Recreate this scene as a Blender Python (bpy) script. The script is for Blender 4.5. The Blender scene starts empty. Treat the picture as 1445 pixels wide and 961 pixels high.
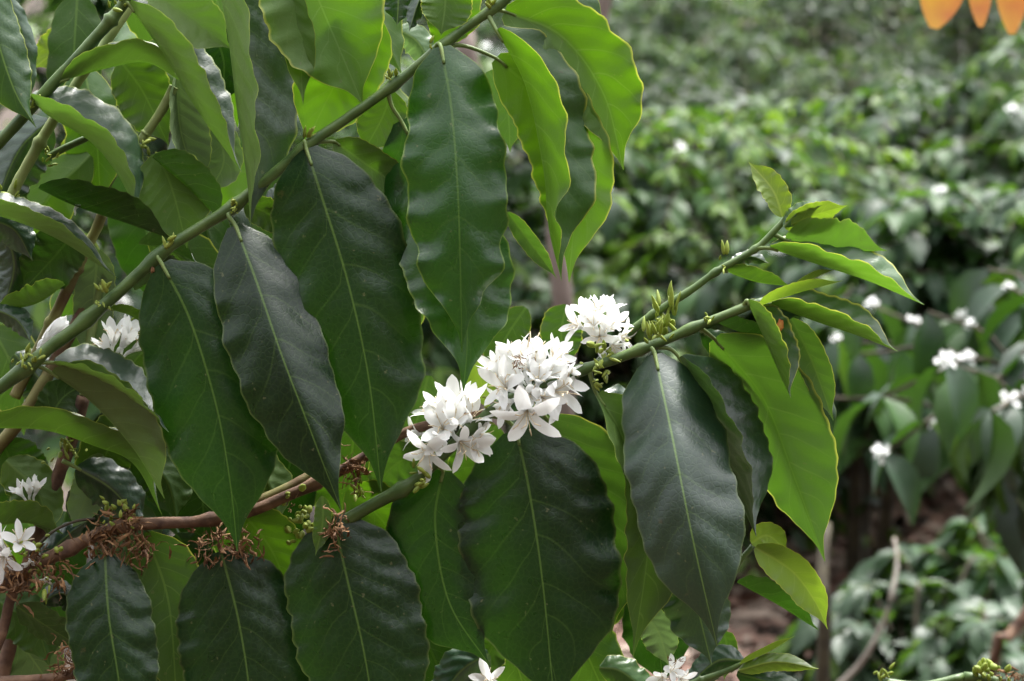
import bpy, math, random
from mathutils import Vector, Matrix, noise as mnoise
R = math.radians
random.seed(7)
S = bpy.context.scene
COL = S.collection

# ------------------------------------------------------------------ camera
CAM_H, PITCH, FOC, SENS, D = 1.5, R(-9), 55.0, 23.6, 1.45
PX = SENS / FOC * D / 1445.0                       # metres per photo pixel in the plane of focus
cd = bpy.data.cameras.new('camera'); cam = bpy.data.objects.new('camera', cd); COL.objects.link(cam)
cam.location = (0, 0, CAM_H); cam.rotation_euler = (R(90) + PITCH, 0, 0)
cd.lens, cd.sensor_width, cd.clip_start, cd.clip_end = FOC, SENS, 0.05, 500
cd.dof.use_dof = True; cd.dof.focus_distance = D - 0.005; cd.dof.aperture_fstop = 6.8; cd.dof.aperture_blades = 7
S.camera = cam
FW = Vector((0, math.cos(PITCH), math.sin(PITCH))); UP = Vector((0, -math.sin(PITCH), math.cos(PITCH))); RT = Vector((1, 0, 0))
def P(x, y, z=0.0):
    d = D + z * PX
    k = PX * d / D
    return Vector((0, 0, CAM_H)) + FW * d + RT * ((x - 722.5) * k) - UP * ((y - 480.5) * k)
def PM(x, y, m):                                    # same with the depth in metres
    return P(x, y, (m - D) / PX)

# ------------------------------------------------------------------ materials
def newmat(name):
    m = bpy.data.materials.new(name); m.use_nodes = True
    nt = m.node_tree; nt.nodes.clear()
    out = nt.nodes.new('ShaderNodeOutputMaterial')
    return m, nt, out
def N(nt, t, **kw):
    n = nt.nodes.new(t)
    for k, v in kw.items():
        if k in n.inputs.keys() if hasattr(n.inputs, 'keys') else False: n.inputs[k].default_value = v
        else: setattr(n, k, v)
    return n
def L(nt, a, b): nt.links.new(a, b)
def math_n(nt, op, a, b=None, c=None, clamp=False):
    n = nt.nodes.new('ShaderNodeMath'); n.operation = op; n.use_clamp = clamp
    for i, v in enumerate((a, b, c)):
        if v is None: continue
        if isinstance(v, (int, float)): n.inputs[i].default_value = v
        else: L(nt, v, n.inputs[i])
    return n.outputs[0]
def mixc(nt, f, a, b):
    n = nt.nodes.new('ShaderNodeMix'); n.data_type = 'RGBA'
    for sock, v in ((n.inputs[0], f), (n.inputs[6], a), (n.inputs[7], b)):
        if isinstance(v, (int, float)): sock.default_value = v
        elif isinstance(v, (tuple, list)): sock.default_value = (*v, 1)
        else: L(nt, v, sock)
    return n.outputs[2]
def leaf_mat(name, top, under, trans, vein, margin, tfac=0.3, rtop=0.36, spec=0.5, detail=True, second=0.35, mid=0.8, mw=0.955):
    m, nt, out = newmat(name)
    geo = N(nt, 'ShaderNodeNewGeometry'); oi = N(nt, 'ShaderNodeObjectInfo'); tc = N(nt, 'ShaderNodeTexCoord')
    nz = N(nt, 'ShaderNodeTexNoise'); nz.inputs['Scale'].default_value = 28; nz.inputs['Detail'].default_value = 4
    L(nt, tc.outputs['Object'], nz.inputs['Vector'])
    var = math_n(nt, 'MULTIPLY_ADD', nz.outputs[0], 0.9, 0.55)
    rnd = math_n(nt, 'MULTIPLY_ADD', oi.outputs['Random'], 0.6, 0.7)
    var = math_n(nt, 'MULTIPLY', var, rnd)
    base = mixc(nt, geo.outputs['Backfacing'], top, under)
    trn = trans
    vm = N(nt, 'ShaderNodeVectorMath'); vm.operation = 'SCALE'; L(nt, base, vm.inputs[0]); L(nt, var, vm.inputs[3])
    base = vm.outputs[0]
    vt = N(nt, 'ShaderNodeVectorMath'); vt.operation = 'SCALE'; vt.inputs[0].default_value = trans; L(nt, rnd, vt.inputs[3])
    trn = vt.outputs[0]
    bump_h = None
    if detail:
        uv = N(nt, 'ShaderNodeUVMap'); uv.uv_map = 'blade'; sp = N(nt, 'ShaderNodeSeparateXYZ'); L(nt, uv.outputs[0], sp.inputs[0])
        uv2 = N(nt, 'ShaderNodeUVMap'); uv2.uv_map = 'vein'; sp2 = N(nt, 'ShaderNodeSeparateXYZ'); L(nt, uv2.outputs[0], sp2.inputs[0])
        au = math_n(nt, 'ABSOLUTE', sp.outputs[0])
        # secondary veins: thin lines where fract(s) ~ 0
        fr = math_n(nt, 'FRACT', sp2.outputs[0]); fr = math_n(nt, 'ABSOLUTE', math_n(nt, 'SUBTRACT', fr, 0.5))
        sv = N(nt, 'ShaderNodeMapRange'); sv.inputs[1].default_value = 0.455; sv.inputs[2].default_value = 0.495; L(nt, fr, sv.inputs[0])
        svf = math_n(nt, 'MULTIPLY', sv.outputs[0], math_n(nt, 'SUBTRACT', 1.0, math_n(nt, 'MULTIPLY', au, 0.8)))
        bf = math_n(nt, 'MULTIPLY_ADD', geo.outputs['Backfacing'], 0.25, second)
        svf = math_n(nt, 'MULTIPLY', svf, bf)
        base = mixc(nt, svf, base, vein)
        # network of fine veins
        vo = N(nt, 'ShaderNodeTexVoronoi'); vo.feature = 'DISTANCE_TO_EDGE'; vo.inputs['Scale'].default_value = 260
        L(nt, tc.outputs['Object'], vo.inputs['Vector'])
        fine = math_n(nt, 'SUBTRACT', 1.0, math_n(nt, 'MULTIPLY', vo.outputs[0], 7.0, clamp=True))
        base = mixc(nt, math_n(nt, 'MULTIPLY', fine, 0.05), base, vein)
        # midrib and margin
        mr = N(nt, 'ShaderNodeMapRange'); L(nt, sp2.outputs[1], mr.inputs[0])
        mr.inputs[1].default_value = 1.0; mr.inputs[2].default_value = 0.45; mr.inputs[3].default_value = 0.0; mr.inputs[4].default_value = 1.0
        base = mixc(nt, math_n(nt, 'MULTIPLY', mr.outputs[0], mid), base, vein)
        mg = N(nt, 'ShaderNodeMapRange'); L(nt, au, mg.inputs[0]); mg.inputs[1].default_value = mw; mg.inputs[2].default_value = min(1.0, mw + .06)
        mgf = math_n(nt, 'MULTIPLY', mg.outputs[0], 0.75)
        base = mixc(nt, mgf, base, margin); trn = mixc(nt, mgf, trn, tuple(min(1, c * 1.6) for c in margin))
        trn = mixc(nt, math_n(nt, 'MULTIPLY', svf, 0.5), trn, vein)
        # spots and scratches of wear
        ns = N(nt, 'ShaderNodeTexNoise'); ns.inputs['Scale'].default_value = 240; ns.inputs['Detail'].default_value = 2; L(nt, tc.outputs['Object'], ns.inputs['Vector'])
        sr = N(nt, 'ShaderNodeMapRange'); L(nt, ns.outputs[0], sr.inputs[0]); sr.inputs[1].default_value = 0.71; sr.inputs[2].default_value = 0.74
        base = mixc(nt, math_n(nt, 'MULTIPLY', sr.outputs[0], 0.5), base, (0.13, 0.13, 0.06))
        nb_ = N(nt, 'ShaderNodeTexNoise'); nb_.inputs['Scale'].default_value = 38; nb_.inputs['Detail'].default_value = 6; nb_.inputs['Roughness'].default_value = 0.7
        mpb = N(nt, 'ShaderNodeVectorMath'); mpb.operation = 'ADD'; L(nt, tc.outputs['Object'], mpb.inputs[0]); L(nt, oi.outputs['Random'], mpb.inputs[1]); L(nt, mpb.outputs[0], nb_.inputs['Vector'])
        br_ = N(nt, 'ShaderNodeMapRange'); L(nt, nb_.outputs[0], br_.inputs[0]); br_.inputs[1].default_value = 0.675; br_.inputs[2].default_value = 0.72
        base = mixc(nt, math_n(nt, 'MULTIPLY', br_.outputs[0], 0.55), base, (0.085, 0.06, 0.022))
        bump_h = math_n(nt, 'MULTIPLY_ADD', fine, -0.25, math_n(nt, 'MULTIPLY', nz.outputs[0], 0.6))
    pb = N(nt, 'ShaderNodeBsdfPrincipled')
    L(nt, base, pb.inputs['Base Color'])
    nr = N(nt, 'ShaderNodeTexNoise'); nr.inputs['Scale'].default_value = 60; L(nt, tc.outputs['Object'], nr.inputs['Vector'])
    rr = math_n(nt, 'MULTIPLY_ADD', nr.outputs[0], 0.24, rtop - 0.12)
    rr = math_n(nt, 'MULTIPLY_ADD', geo.outputs['Backfacing'], 0.22, rr)
    L(nt, rr, pb.inputs['Roughness']); pb.inputs['Specular IOR Level'].default_value = spec
    if bump_h is not None:
        bp = N(nt, 'ShaderNodeBump'); bp.inputs['Strength'].default_value = 0.16; bp.inputs['Distance'].default_value = 0.001
        L(nt, bump_h, bp.inputs['Height']); L(nt, bp.outputs[0], pb.inputs['Normal'])
    tr = N(nt, 'ShaderNodeBsdfTranslucent'); L(nt, trn, tr.inputs[0])
    mx = N(nt, 'ShaderNodeMixShader'); mx.inputs[0].default_value = tfac
    L(nt, pb.outputs[0], mx.inputs[1]); L(nt, tr.outputs[0], mx.inputs[2]); L(nt, mx.outputs[0], out.inputs[0])
    return m
def simple_mat(name, c1, c2, scale=40, rough=0.6, trans=None, tfac=0.3, bump=0.3, spec=0.4, stretch=None):
    m, nt, out = newmat(name)
    tc = N(nt, 'ShaderNodeTexCoord'); nz = N(nt, 'ShaderNodeTexNoise'); nz.inputs['Scale'].default_value = scale; nz.inputs['Detail'].default_value = 5
    L(nt, tc.outputs['Object'], nz.inputs['Vector'])
    cr = N(nt, 'ShaderNodeMapRange'); cr.inputs[1].default_value = 0.35; cr.inputs[2].default_value = 0.65; L(nt, nz.outputs[0], cr.inputs[0])
    pb = N(nt, 'ShaderNodeBsdfPrincipled'); L(nt, mixc(nt, cr.outputs[0], c1, c2), pb.inputs['Base Color'])
    pb.inputs['Roughness'].default_value = rough; pb.inputs['Specular IOR Level'].default_value = spec
    if bump:
        bp = N(nt, 'ShaderNodeBump'); bp.inputs['Strength'].default_value = bump; bp.inputs['Distance'].default_value = 0.002
        L(nt, nz.outputs[0], bp.inputs['Height']); L(nt, bp.outputs[0], pb.inputs['Normal'])
    sh = pb.outputs[0]
    if trans:
        tr = N(nt, 'ShaderNodeBsdfTranslucent'); tr.inputs[0].default_value = (*trans, 1)
        mx = N(nt, 'ShaderNodeMixShader'); mx.inputs[0].default_value = tfac
        L(nt, sh, mx.inputs[1]); L(nt, tr.outputs[0], mx.inputs[2]); sh = mx.outputs[0]
    L(nt, sh, out.inputs[0])
    return m
VEIN, MARG = (0.13, 0.22, 0.045), (0.30, 0.38, 0.05)
M = {}
DM = (0.085, 0.125, 0.03); YM = (0.40, 0.42, 0.06)
M['mature'] = leaf_mat('coffee_leaf_mature', (0.0050, 0.0215, 0.0042), (0.034, 0.074, 0.012), (0.030, 0.11, 0.003), VEIN, DM, tfac=0.17, rtop=0.31, spec=0.34, second=0.17, mid=0.45)
M['maturegreen'] = leaf_mat('coffee_leaf_deep_green', (0.0075, 0.034, 0.0045), (0.07, 0.14, 0.018), (0.05, 0.18, 0.004), VEIN, (0.16, 0.24, 0.035), tfac=0.17, rtop=0.30, spec=0.42, second=0.15, mid=0.3)
M['mid'] = leaf_mat('coffee_leaf_green', (0.012, 0.042, 0.010), (0.066, 0.128, 0.020), (0.065, 0.16, 0.005), VEIN, (0.28, 0.33, 0.05), tfac=0.28, mw=0.945)
M['fresh'] = leaf_mat('coffee_leaf_fresh', (0.024, 0.068, 0.016), (0.085, 0.160, 0.026), (0.09, 0.21, 0.010), VEIN, YM, tfac=0.26, rtop=0.34, spec=0.6, second=0.2, mid=0.5, mw=0.915)
M['glossgreen'] = leaf_mat('coffee_leaf_fresh_glossy', (0.010, 0.040, 0.008), (0.095, 0.170, 0.030), (0.095, 0.23, 0.011), VEIN, YM, tfac=0.25, rtop=0.31, spec=0.6, second=0.2, mid=0.35, mw=0.93)
M['glossmid'] = leaf_mat('coffee_leaf_glossy_green', (0.012, 0.036, 0.018), (0.13, 0.205, 0.048), (0.08, 0.19, 0.012), VEIN, (0.22, 0.28, 0.05), tfac=0.24, rtop=0.42, spec=0.6, second=0.3, mw=0.945)
M['glow'] = leaf_mat('coffee_leaf_translucent', (0.03, 0.09, 0.010), (0.075, 0.155, 0.014), (0.10, 0.25, 0.004), VEIN, YM, tfac=0.38, mw=0.945)
M['bright'] = leaf_mat('coffee_leaf_bright', (0.03, 0.09, 0.014), (0.060, 0.125, 0.022), (0.050, 0.125, 0.006), VEIN, YM, tfac=0.32, mw=0.945)
M['young'] = leaf_mat('coffee_leaf_young', (0.10, 0.18, 0.025), (0.14, 0.22, 0.03), (0.18, 0.30, 0.014), (0.25, 0.32, 0.06), (0.42, 0.42, 0.05), tfac=0.38)
M['pale'] = leaf_mat('coffee_leaf_pale', (0.04, 0.085, 0.03), (0.12, 0.18, 0.075), (0.12, 0.22, 0.05), (0.2, 0.28, 0.1), MARG, tfac=0.28)
M['silver'] = leaf_mat('coffee_leaf_glossy', (0.009, 0.034, 0.014), (0.045, 0.09, 0.02), (0.04, 0.11, 0.007), VEIN, DM, tfac=0.14, rtop=0.34, spec=0.72, second=0.16, mid=0.6)
M['petal'] = simple_mat('white_petal', (0.87, 0.885, 0.88), (0.90, 0.915, 0.91), 60, 0.5, (0.90, 0.91, 0.89), 0.48, 0.1)
M['cream'] = simple_mat('cream_stamen', (0.62, 0.50, 0.32), (0.72, 0.62, 0.44), 120, 0.6, bump=0)
M['withered'] = simple_mat('withered_brown', (0.07, 0.032, 0.013), (0.23, 0.12, 0.048), 160, 0.8, bump=0.4)
M['bud'] = simple_mat('green_bud', (0.18, 0.24, 0.035), (0.30, 0.36, 0.06), 120, 0.5, (0.35, 0.45, 0.05), 0.25, 0.2)
M['stemgreen'] = simple_mat('green_stem', (0.034, 0.072, 0.013), (0.075, 0.125, 0.028), 70, 0.45, bump=0.35)
M['stemyellow'] = simple_mat('yellow_green_stem', (0.15, 0.21, 0.06), (0.23, 0.27, 0.09), 45, 0.55, bump=0.3)
M['stembrown'] = simple_mat('brown_bark', (0.055, 0.028, 0.018), (0.17, 0.10, 0.06), 90, 0.8, bump=0.8)
M['stempatch'] = simple_mat('patched_bark', (0.08, 0.03, 0.018), (0.22, 0.24, 0.07), 26, 0.7, bump=0.5)
M['petiole'] = simple_mat('petiole_green', (0.10, 0.16, 0.04), (0.16, 0.22, 0.06), 80, 0.5, bump=0.1)
M['orange'] = simple_mat('orange_leaf', (0.44, 0.11, 0.05), (0.64, 0.38, 0.04), 16, 0.5, (0.62, 0.26, 0.04), 0.35, 0.2)
M['rust'] = simple_mat('rust_spot', (0.45, 0.10, 0.03), (0.62, 0.30, 0.07), 300, 0.7, bump=0.2)
M['trunk'] = simple_mat('pale_trunk_bark', (0.11, 0.085, 0.07), (0.19, 0.15, 0.13), 14, 0.85, bump=0.8)
M['twig'] = simple_mat('pale_twig', (0.20, 0.17, 0.14), (0.32, 0.29, 0.25), 30, 0.85, bump=0.6)
M['darkstem'] = simple_mat('dark_stem', (0.025, 0.02, 0.012), (0.06, 0.05, 0.028), 30, 0.8, bump=0.6)
M['bgdark'] = leaf_mat('bush_leaf_dark', (0.012, 0.031, 0.012), (0.032, 0.064, 0.018), (0.045, 0.11, 0.010), VEIN, MARG, tfac=0.22, rtop=0.47, spec=0.19, detail=False)
M['bgmid'] = leaf_mat('bush_leaf_green', (0.024, 0.060, 0.014), (0.048, 0.094, 0.022), (0.075, 0.165, 0.012), VEIN, MARG, tfac=0.28, rtop=0.47, spec=0.19, detail=False)
M['bgyoung'] = leaf_mat('bush_leaf_young', (0.065, 0.120, 0.018), (0.10, 0.165, 0.026), (0.16, 0.28, 0.014), VEIN, MARG, tfac=0.34, rtop=0.47, spec=0.19, detail=False)
M['shrub'] = leaf_mat('shrub_leaf', (0.018, 0.042, 0.020), (0.04, 0.08, 0.022), (0.05, 0.14, 0.008), VEIN, MARG, tfac=0.2, rtop=0.44, spec=0.45, detail=False)
M['seedling'] = leaf_mat('seedling_leaf', (0.028, 0.062, 0.026), (0.055, 0.10, 0.03), (0.08, 0.18, 0.014), VEIN, MARG, tfac=0.26, rtop=0.46, spec=0.35, detail=False)
M['litter_a'] = simple_mat('litter_red_brown', (0.085, 0.046, 0.032), (0.19, 0.108, 0.078), 9, 0.75, bump=0.3)
M['litter_b'] = simple_mat('litter_tan', (0.15, 0.108, 0.08), (0.27, 0.205, 0.16), 9, 0.7, bump=0.3)
M['soil'] = simple_mat('soil', (0.028, 0.02, 0.014), (0.065, 0.045, 0.033), 6, 0.95, bump=1.0)

# ------------------------------------------------------------------ mesh helpers
class MB:
    def __init__(s): s.v = []; s.f = []; s.m = []; s.uv = []; s.uv2 = []
    def add(s, vs, fs, mi=0, uv=None, uv2=None):
        o = len(s.v); s.v += [tuple(v) for v in vs]
        s.f += [tuple(i + o for i in f) for f in fs]; s.m += [mi] * len(fs)
        s.uv += uv if uv else [(0.5, 0.5)] * len(vs); s.uv2 += uv2 if uv2 else [(0.5, 2.0)] * len(vs)
    def build(s, name, mats, parent=None, origin=None, smooth=True, uvs=False):
        """one mesh object; vertices are given in world space, the object's origin is put at origin"""
        o = Vector(origin) if origin is not None else Vector(s.v[0])
        me = bpy.data.meshes.new(name)
        me.from_pydata([Vector(v) - o for v in s.v], [], s.f)
        for mm in (mats if isinstance(mats, (list, tuple)) else [mats]): me.materials.append(mm)
        me.polygons.foreach_set('material_index', s.m)
        if smooth: me.polygons.foreach_set('use_smooth', [True] * len(s.f))
        if uvs:
            a = me.uv_layers.new(name='blade'); b = me.uv_layers.new(name='vein')
            for lp in me.loops:
                a.data[lp.index].uv = s.uv[lp.vertex_index]; b.data[lp.index].uv = s.uv2[lp.vertex_index]
        me.update()
        ob = bpy.data.objects.new(name, me); COL.objects.link(ob)
        if parent:
            ob.parent = parent; ob.location = o - WORLD[parent.name]
        else: ob.location = o
        WORLD[ob.name] = o
        return ob
WORLD = {}
def empty(name, loc, label, cat, group=None):
    o = bpy.data.objects.new(name, None); COL.objects.link(o); o.location = loc; o.empty_display_size = 0.05
    WORLD[o.name] = Vector(loc)
    o['label'] = label; o['category'] = cat
    if group: o['group'] = group
    return o
def cr(pts, n):
    """Catmull-Rom samples through pts"""
    pts = [Vector(p) for p in pts]
    if len(pts) == 2: pts = [pts[0], (pts[0] + pts[1]) / 2, pts[1]]
    q = [pts[0] * 2 - pts[1]] + pts + [pts[-1] * 2 - pts[-2]]
    ln = [0.0]
    for i in range(1, len(pts)): ln.append(ln[-1] + (pts[i] - pts[i - 1]).length)
    out = []
    for k in range(n):
        s = ln[-1] * k / (n - 1)
        i = 0
        while i < len(pts) - 2 and s > ln[i + 1]: i += 1
        t = (s - ln[i]) / max(1e-9, ln[i + 1] - ln[i])
        a, b, c, d = q[i], q[i + 1], q[i + 2], q[i + 3]
        out.append(0.5 * ((2 * b) + (c - a) * t + (2 * a - 5 * b + 4 * c - d) * t * t + (3 * b - a - 3 * c + d) * t ** 3))
    return out
def tube(mb, pts, rad, sides=8, mi=0, cap=True):
    """pts world vectors, rad a number or list of radii"""
    n = len(pts); vs = []; fs = []
    ref = Vector((0.3, 0.2, 0.93))
    for i, p in enumerate(pts):
        t = (pts[min(i + 1, n - 1)] - pts[max(i - 1, 0)]).normalized()
        u = t.cross(ref)
        if u.length < 1e-3: u = t.cross(Vector((1, 0, 0)))
        u.normalize(); w = t.cross(u)
        r = rad if isinstance(rad, (int, float)) else rad[i]
        for k in range(sides):
            a = 2 * math.pi * k / sides
            vs.append(p + u * (r * math.cos(a)) + w * (r * math.sin(a)))
    for i in range(n - 1):
        for k in range(sides):
            k2 = (k + 1) % sides
            fs.append((i * sides + k, i * sides + k2, (i + 1) * sides + k2, (i + 1) * sides + k))
    if cap:
        fs.append(tuple(range(sides))[::-1]); fs.append(tuple((n - 1) * sides + k for k in range(sides)))
    mb.add(vs, fs, mi)
def pts_of(s): return [tuple(float(c) for c in q.split(',')) for q in s.split()]
def pxz(q): return Vector((q[0], q[1], q[2] if len(q) > 2 else 0.0))
PROF = [(0, .04), (.03, .19), (.07, .42), (.13, .67), (.21, .86), (.32, .97), (.45, 1.0), (.58, .97), (.69, .84), (.78, .62), (.85, .36), (.905, .17), (.95, .08), (.985, .03), (1, .006)]
def prof(t):
    for i in range(len(PROF) - 1):
        if t <= PROF[i + 1][0]:
            a, b = PROF[i], PROF[i + 1]; k = (t - a[0]) / (b[0] - a[0])
            # smooth by averaging linear and smoothstep
            ks = k
            return a[1] + (b[1] - a[1]) * ks
    return 0.0
def sprof(t):
    w = (prof(max(0, t - .02)) + 2 * prof(t) + prof(min(1, t + .02))) / 4
    return w ** (0.66 if t < .45 else 0.66 + 0.42 * min(1, (t - .45) / .45) ** 1.3)
RNG = random.Random(11)
NLEAF = [0]
def ang(a, t): return a if isinstance(a, (int, float)) else a[0] + (a[1] - a[0]) * t
def leaf(br, spine, W, aL=0, aR=0, up=1, kind='mature', wave=0.10, bow=0.10, pet=None, rows=52, quilt=1.0, spot=None, label=None, fq=None, z=0, arch=None):
    """One coffee leaf. spine: photo pixels with depth (px, + = away); W: real half width in px;
    aL/aR: angle of each half blade out of the picture plane (degrees, + = towards the viewer);
    up=1 if the upper face would look at the viewer when flat."""
    sp = [pxz(q) for q in pts_of(spine)]
    for q in sp: q.z += z
    pts = cr(sp, rows + 1)
    ln = sum((pts[i + 1] - pts[i]).length for i in range(rows))
    if arch is None: arch = (0.22 if kind == 'silver' else 0.11 if kind == 'maturegreen' else 0.05) * ln if (up == 1 and ln > 200) else 0.0
    for i, q in enumerate(pts): q.z -= arch * math.sin(1.9 * i / rows)
    NLEAF[0] += 1
    rg = random.Random(NLEAF[0] * 13 + 5)
    nv = rg.choice((7, 8, 8)) if ln > 170 else rg.choice((6, 7))
    f1 = fq or rg.uniform(4.5, 6.5); ph = [rg.uniform(0, 6.28) for _ in range(6)]
    C = 8; vsl = nv * W / ln * rg.uniform(.8, 1.0)
    mb = MB(); vs = []; uv = []; uv2 = []
    for i in range(rows + 1):
        t = i / rows
        p = pts[i]; d = pts[min(i + 1, rows)] - pts[max(i - 1, 0)]
        d2 = Vector((d.x, d.y, 0))
        if d2.length < 1e-6: d2 = Vector((0, 1, 0))
        d2.normalize(); nl = Vector((-d2.y, d2.x, 0))
        w = W * sprof(t)
        for c in range(-C, C + 1):
            f = abs(c) / C
            if c < 0: n2, a, q = nl, R(ang(aL, t)), 0
            else: n2, a, q = -nl, R(ang(aR, t)), 1
            camv = Vector((0, 0, -1))
            e = n2 * math.cos(a) + camv * math.sin(a)
            m = (-n2 * math.sin(a) + camv * math.cos(a)) * up
            s = t * nv - vsl * (f ** 1.12) + 0.3 * q + 0.35 * mnoise.noise(Vector((t * 5 + ph[1], f * 1.2, q * 4.0)))
            env = min(1, t * 6) * min(1, (1 - t) * 5)
            dq = 0.048 * W * quilt * (abs(math.sin(math.pi * s)) - 0.6) * (f * (1.10 - f)) * 3.0 * env * (w / W)
            nz1 = mnoise.noise(Vector((t * f1 * 1.7 + ph[q], 3.1 * q, ph[2]))); nz2 = mnoise.noise(Vector((t * f1 * 3.6 + ph[q + 2], 5.3 * q, ph[4])))
            wv = wave * W * (f ** 2.0) * env * (1.75 * nz1 + 0.7 * nz2)
            ip = 1 + 0.11 * wave / 0.1 * (f ** 2) * mnoise.noise(Vector((t * f1 * 1.9 + ph[q] + 9, 2.7 * q, ph[3]))) + 0.02 * math.sin(6.283 * f1 * 2.3 * t + ph[4 + q]) * f
            bw = -bow * W * f * f * (w / W)
            gr = -0.05 * W * math.exp(-(f * w / 4.0) ** 2) * 0.5 * env
            pos = p + e * (w * f * ip) + m * (dq + wv + bw + gr)
            vs.append(P(pos.x, pos.y, pos.z))
            uv.append((c / C, t)); uv2.append((s, f * w / max(1.0, 2.6 - 1.6 * t)))
    K = 2 * C + 1; fs = []
    for i in range(rows):
        for c in range(2 * C):
            a = i * K + c
            quad = (a, a + 1, a + K + 1, a + K)
            fs.append(quad if up < 0 else quad[::-1])
    mb.add(vs, fs, 0, uv, uv2)
    mats = [M[kind], M['petiole']]
    if pet:
        pp = [pxz(q) + Vector((0, 0, z)) for q in pts_of(pet)] + [sp[0], pts[3]]
        pl = cr(pp, 12); tube(mb, [P(*q) for q in pl], [PX * (3.6 - 1.3 * i / 11) for i in range(12)], 7, 1)
    if spot:
        mats.append(M['rust']); cx, cy, cz, r = spot
        ring = []; rn = random.Random(3)
        for k in range(14):
            a = 6.283 * k / 14; rr = r * rn.uniform(.6, 1.1); ring.append(P(cx + rr * .7 * math.cos(a), cy + rr * math.sin(a), cz))
        mb.add([P(cx, cy, cz - 3)] + ring, [(0, 1 + (k + 1) % 14, 1 + k) for k in range(14)], 2)
    ob = mb.build('leaf', mats, br, P(*sp[0]), uvs=True)
    if label: ob['label'] = label
    return ob
def V(br, spine, W, near=50, far=130, kind='mid', **k):
    """gutter-folded leaf: keel along the spine, near half shows its underside, far half its upper face (both above / right of the keel)"""
    f = tuple(-x for x in far) if isinstance(far, tuple) else -far
    return leaf(br, spine, W, f, near, -1, kind, **k)
def VL(br, spine, W, near=50, far=130, kind='mid', **k):
    f = tuple(-x for x in far) if isinstance(far, tuple) else -far
    return leaf(br, spine, W, near, f, -1, kind, **k)
def branch(parent, path, r0, r1, mat, nodes=(), name='branch', label=None, sides=10, z=0):
    """path in photo pixels; r0,r1 radii in px; nodes: fractions along it where it swells"""
    sp = [pxz(q) + Vector((0, 0, z)) for q in pts_of(path)]
    n = 60; pl = cr(sp, n); rad = []
    for i in range(n):
        t = i / (n - 1); r = r0 + (r1 - r0) * t
        for nd in nodes: r *= 1 + 0.42 * math.exp(-((t - nd) / 0.014) ** 2)
        r *= 1 + 0.09 * mnoise.noise(pl[i] * 0.03) + 0.05 * mnoise.noise(pl[i] * 0.11)
        rad.append(r * PX)
    pl = [q + mnoise.noise_vector(q * 0.02) * 2.2 for q in pl]
    mb = MB(); tube(mb, [P(*q) for q in pl], rad, sides)
    ob = mb.build(name, M[mat], parent, P(*pl[0]))
    if label: ob['label'] = label
    return ob
def frame_of(d):
    d = Vector(d).normalized(); u = d.cross(Vector((0.21, 0.34, 0.9)))
    if u.length < 1e-3: u = d.cross(Vector((1, 0, 0)))
    u.normalize(); return d, u, d.cross(u)
def toW(v): return RT * v.x - UP * v.y + FW * v.z        # direction in photo space (x right, y down, z away) -> world
def flower_mb(mb, c, d, Lp, opn=70, tube_l=26, roll=0, npet=5, sd=0, stam=True, wfac=0.178):
    """c world point where the petals meet, d world direction it faces, Lp petal length (m)"""
    rg = random.Random(sd); d, u, w = frame_of(d)
    bp = [c - d * tube_l * k / 5 + u * (0.05 * Lp * math.sin(k)) for k in range(6)][::-1]
    tube(mb, bp, [0.035 * Lp + 0.05 * Lp * k / 5 for k in range(6)], 7, 0)
    for j in range(npet):
        a = roll + 6.283 * j / npet + rg.uniform(-.18, .18); o = u * math.cos(a) + w * math.sin(a); sdv = d.cross(o)
        ll = Lp * rg.uniform(.86, 1.1); op = R(opn * rg.uniform(.8, 1.15)); tw = rg.uniform(-.25, .25)
        p = c + o * 0.05 * Lp; th = R(min(12, opn)); rows = 8; vs = []; wd = wfac * ll * rg.uniform(.85, 1.15)
        cup = rg.uniform(.15, .4)
        for i in range(rows + 1):
            t = i / rows
            th_i = th + (op - th) * min(1, t * 1.9) + max(0, t - .6) * rg.uniform(.2, .9) * (1 if opn > 40 else -.4)
            dirn = d * math.cos(th_i) + o * math.sin(th_i); nn = d * math.sin(th_i) - o * math.cos(th_i)
            if i: p = p + dirn * (ll / rows)
            hw = wd * (0.25 + 0.75 * math.sin(math.pi * min(1, t * .74 + .10)) ** .9) * (1 if t < .72 else math.sqrt(max(0.012, 1 - ((t - .72) / .282) ** 2)))
            for k in (-1, -.5, 0, .5, 1):
                s2 = sdv * math.cos(tw * t) + nn * math.sin(tw * t)
                vs.append(p + s2 * (hw * k) + nn * (cup * hw * (k * k) * (1 - .6 * t)) + nn * (0.06 * hw * math.sin(9 * t + k * 3)))
        fs = [(i * 5 + k, i * 5 + k + 1, (i + 1) * 5 + k + 1, (i + 1) * 5 + k) for i in range(rows) for k in range(4)]
        mb.add(vs, fs, 0)
    if stam:
        for j in range(6):
            a = roll + .6 + 6.283 * j / 5; o = u * math.cos(a) + w * math.sin(a)
            k0 = 0.6 if j < 5 else 0.1; ln = Lp * rg.uniform(.45, .65)
            e = c + d * ln * .85 + o * ln * k0 * rg.uniform(.5, 1.0)
            tube(mb, [c, c + (e - c) * .5 + d * .06 * Lp, e], 0.011 * Lp, 4, 1)
            tube(mb, [e - o * .01 * Lp, e + (d * .5 + o).normalized() * .17 * Lp], [.022 * Lp, .012 * Lp], 5, 1)
def flower(br, x, y, z, f, Lp=44, opn=70, tl=26, roll=0, sd=None, label=None, stam=True):
    mb = MB(); c = P(x, y, z)
    flower_mb(mb, c, toW(Vector(f)), Lp * PX, opn, tl * PX, roll, 5, sd if sd is not None else int(x * 7 + y), stam)
    ob = mb.build('flower', [M['petal'], M['cream']], br, c - toW(Vector(f)).normalized() * tl * PX)
    if label: ob['label'] = label
    return ob
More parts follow.
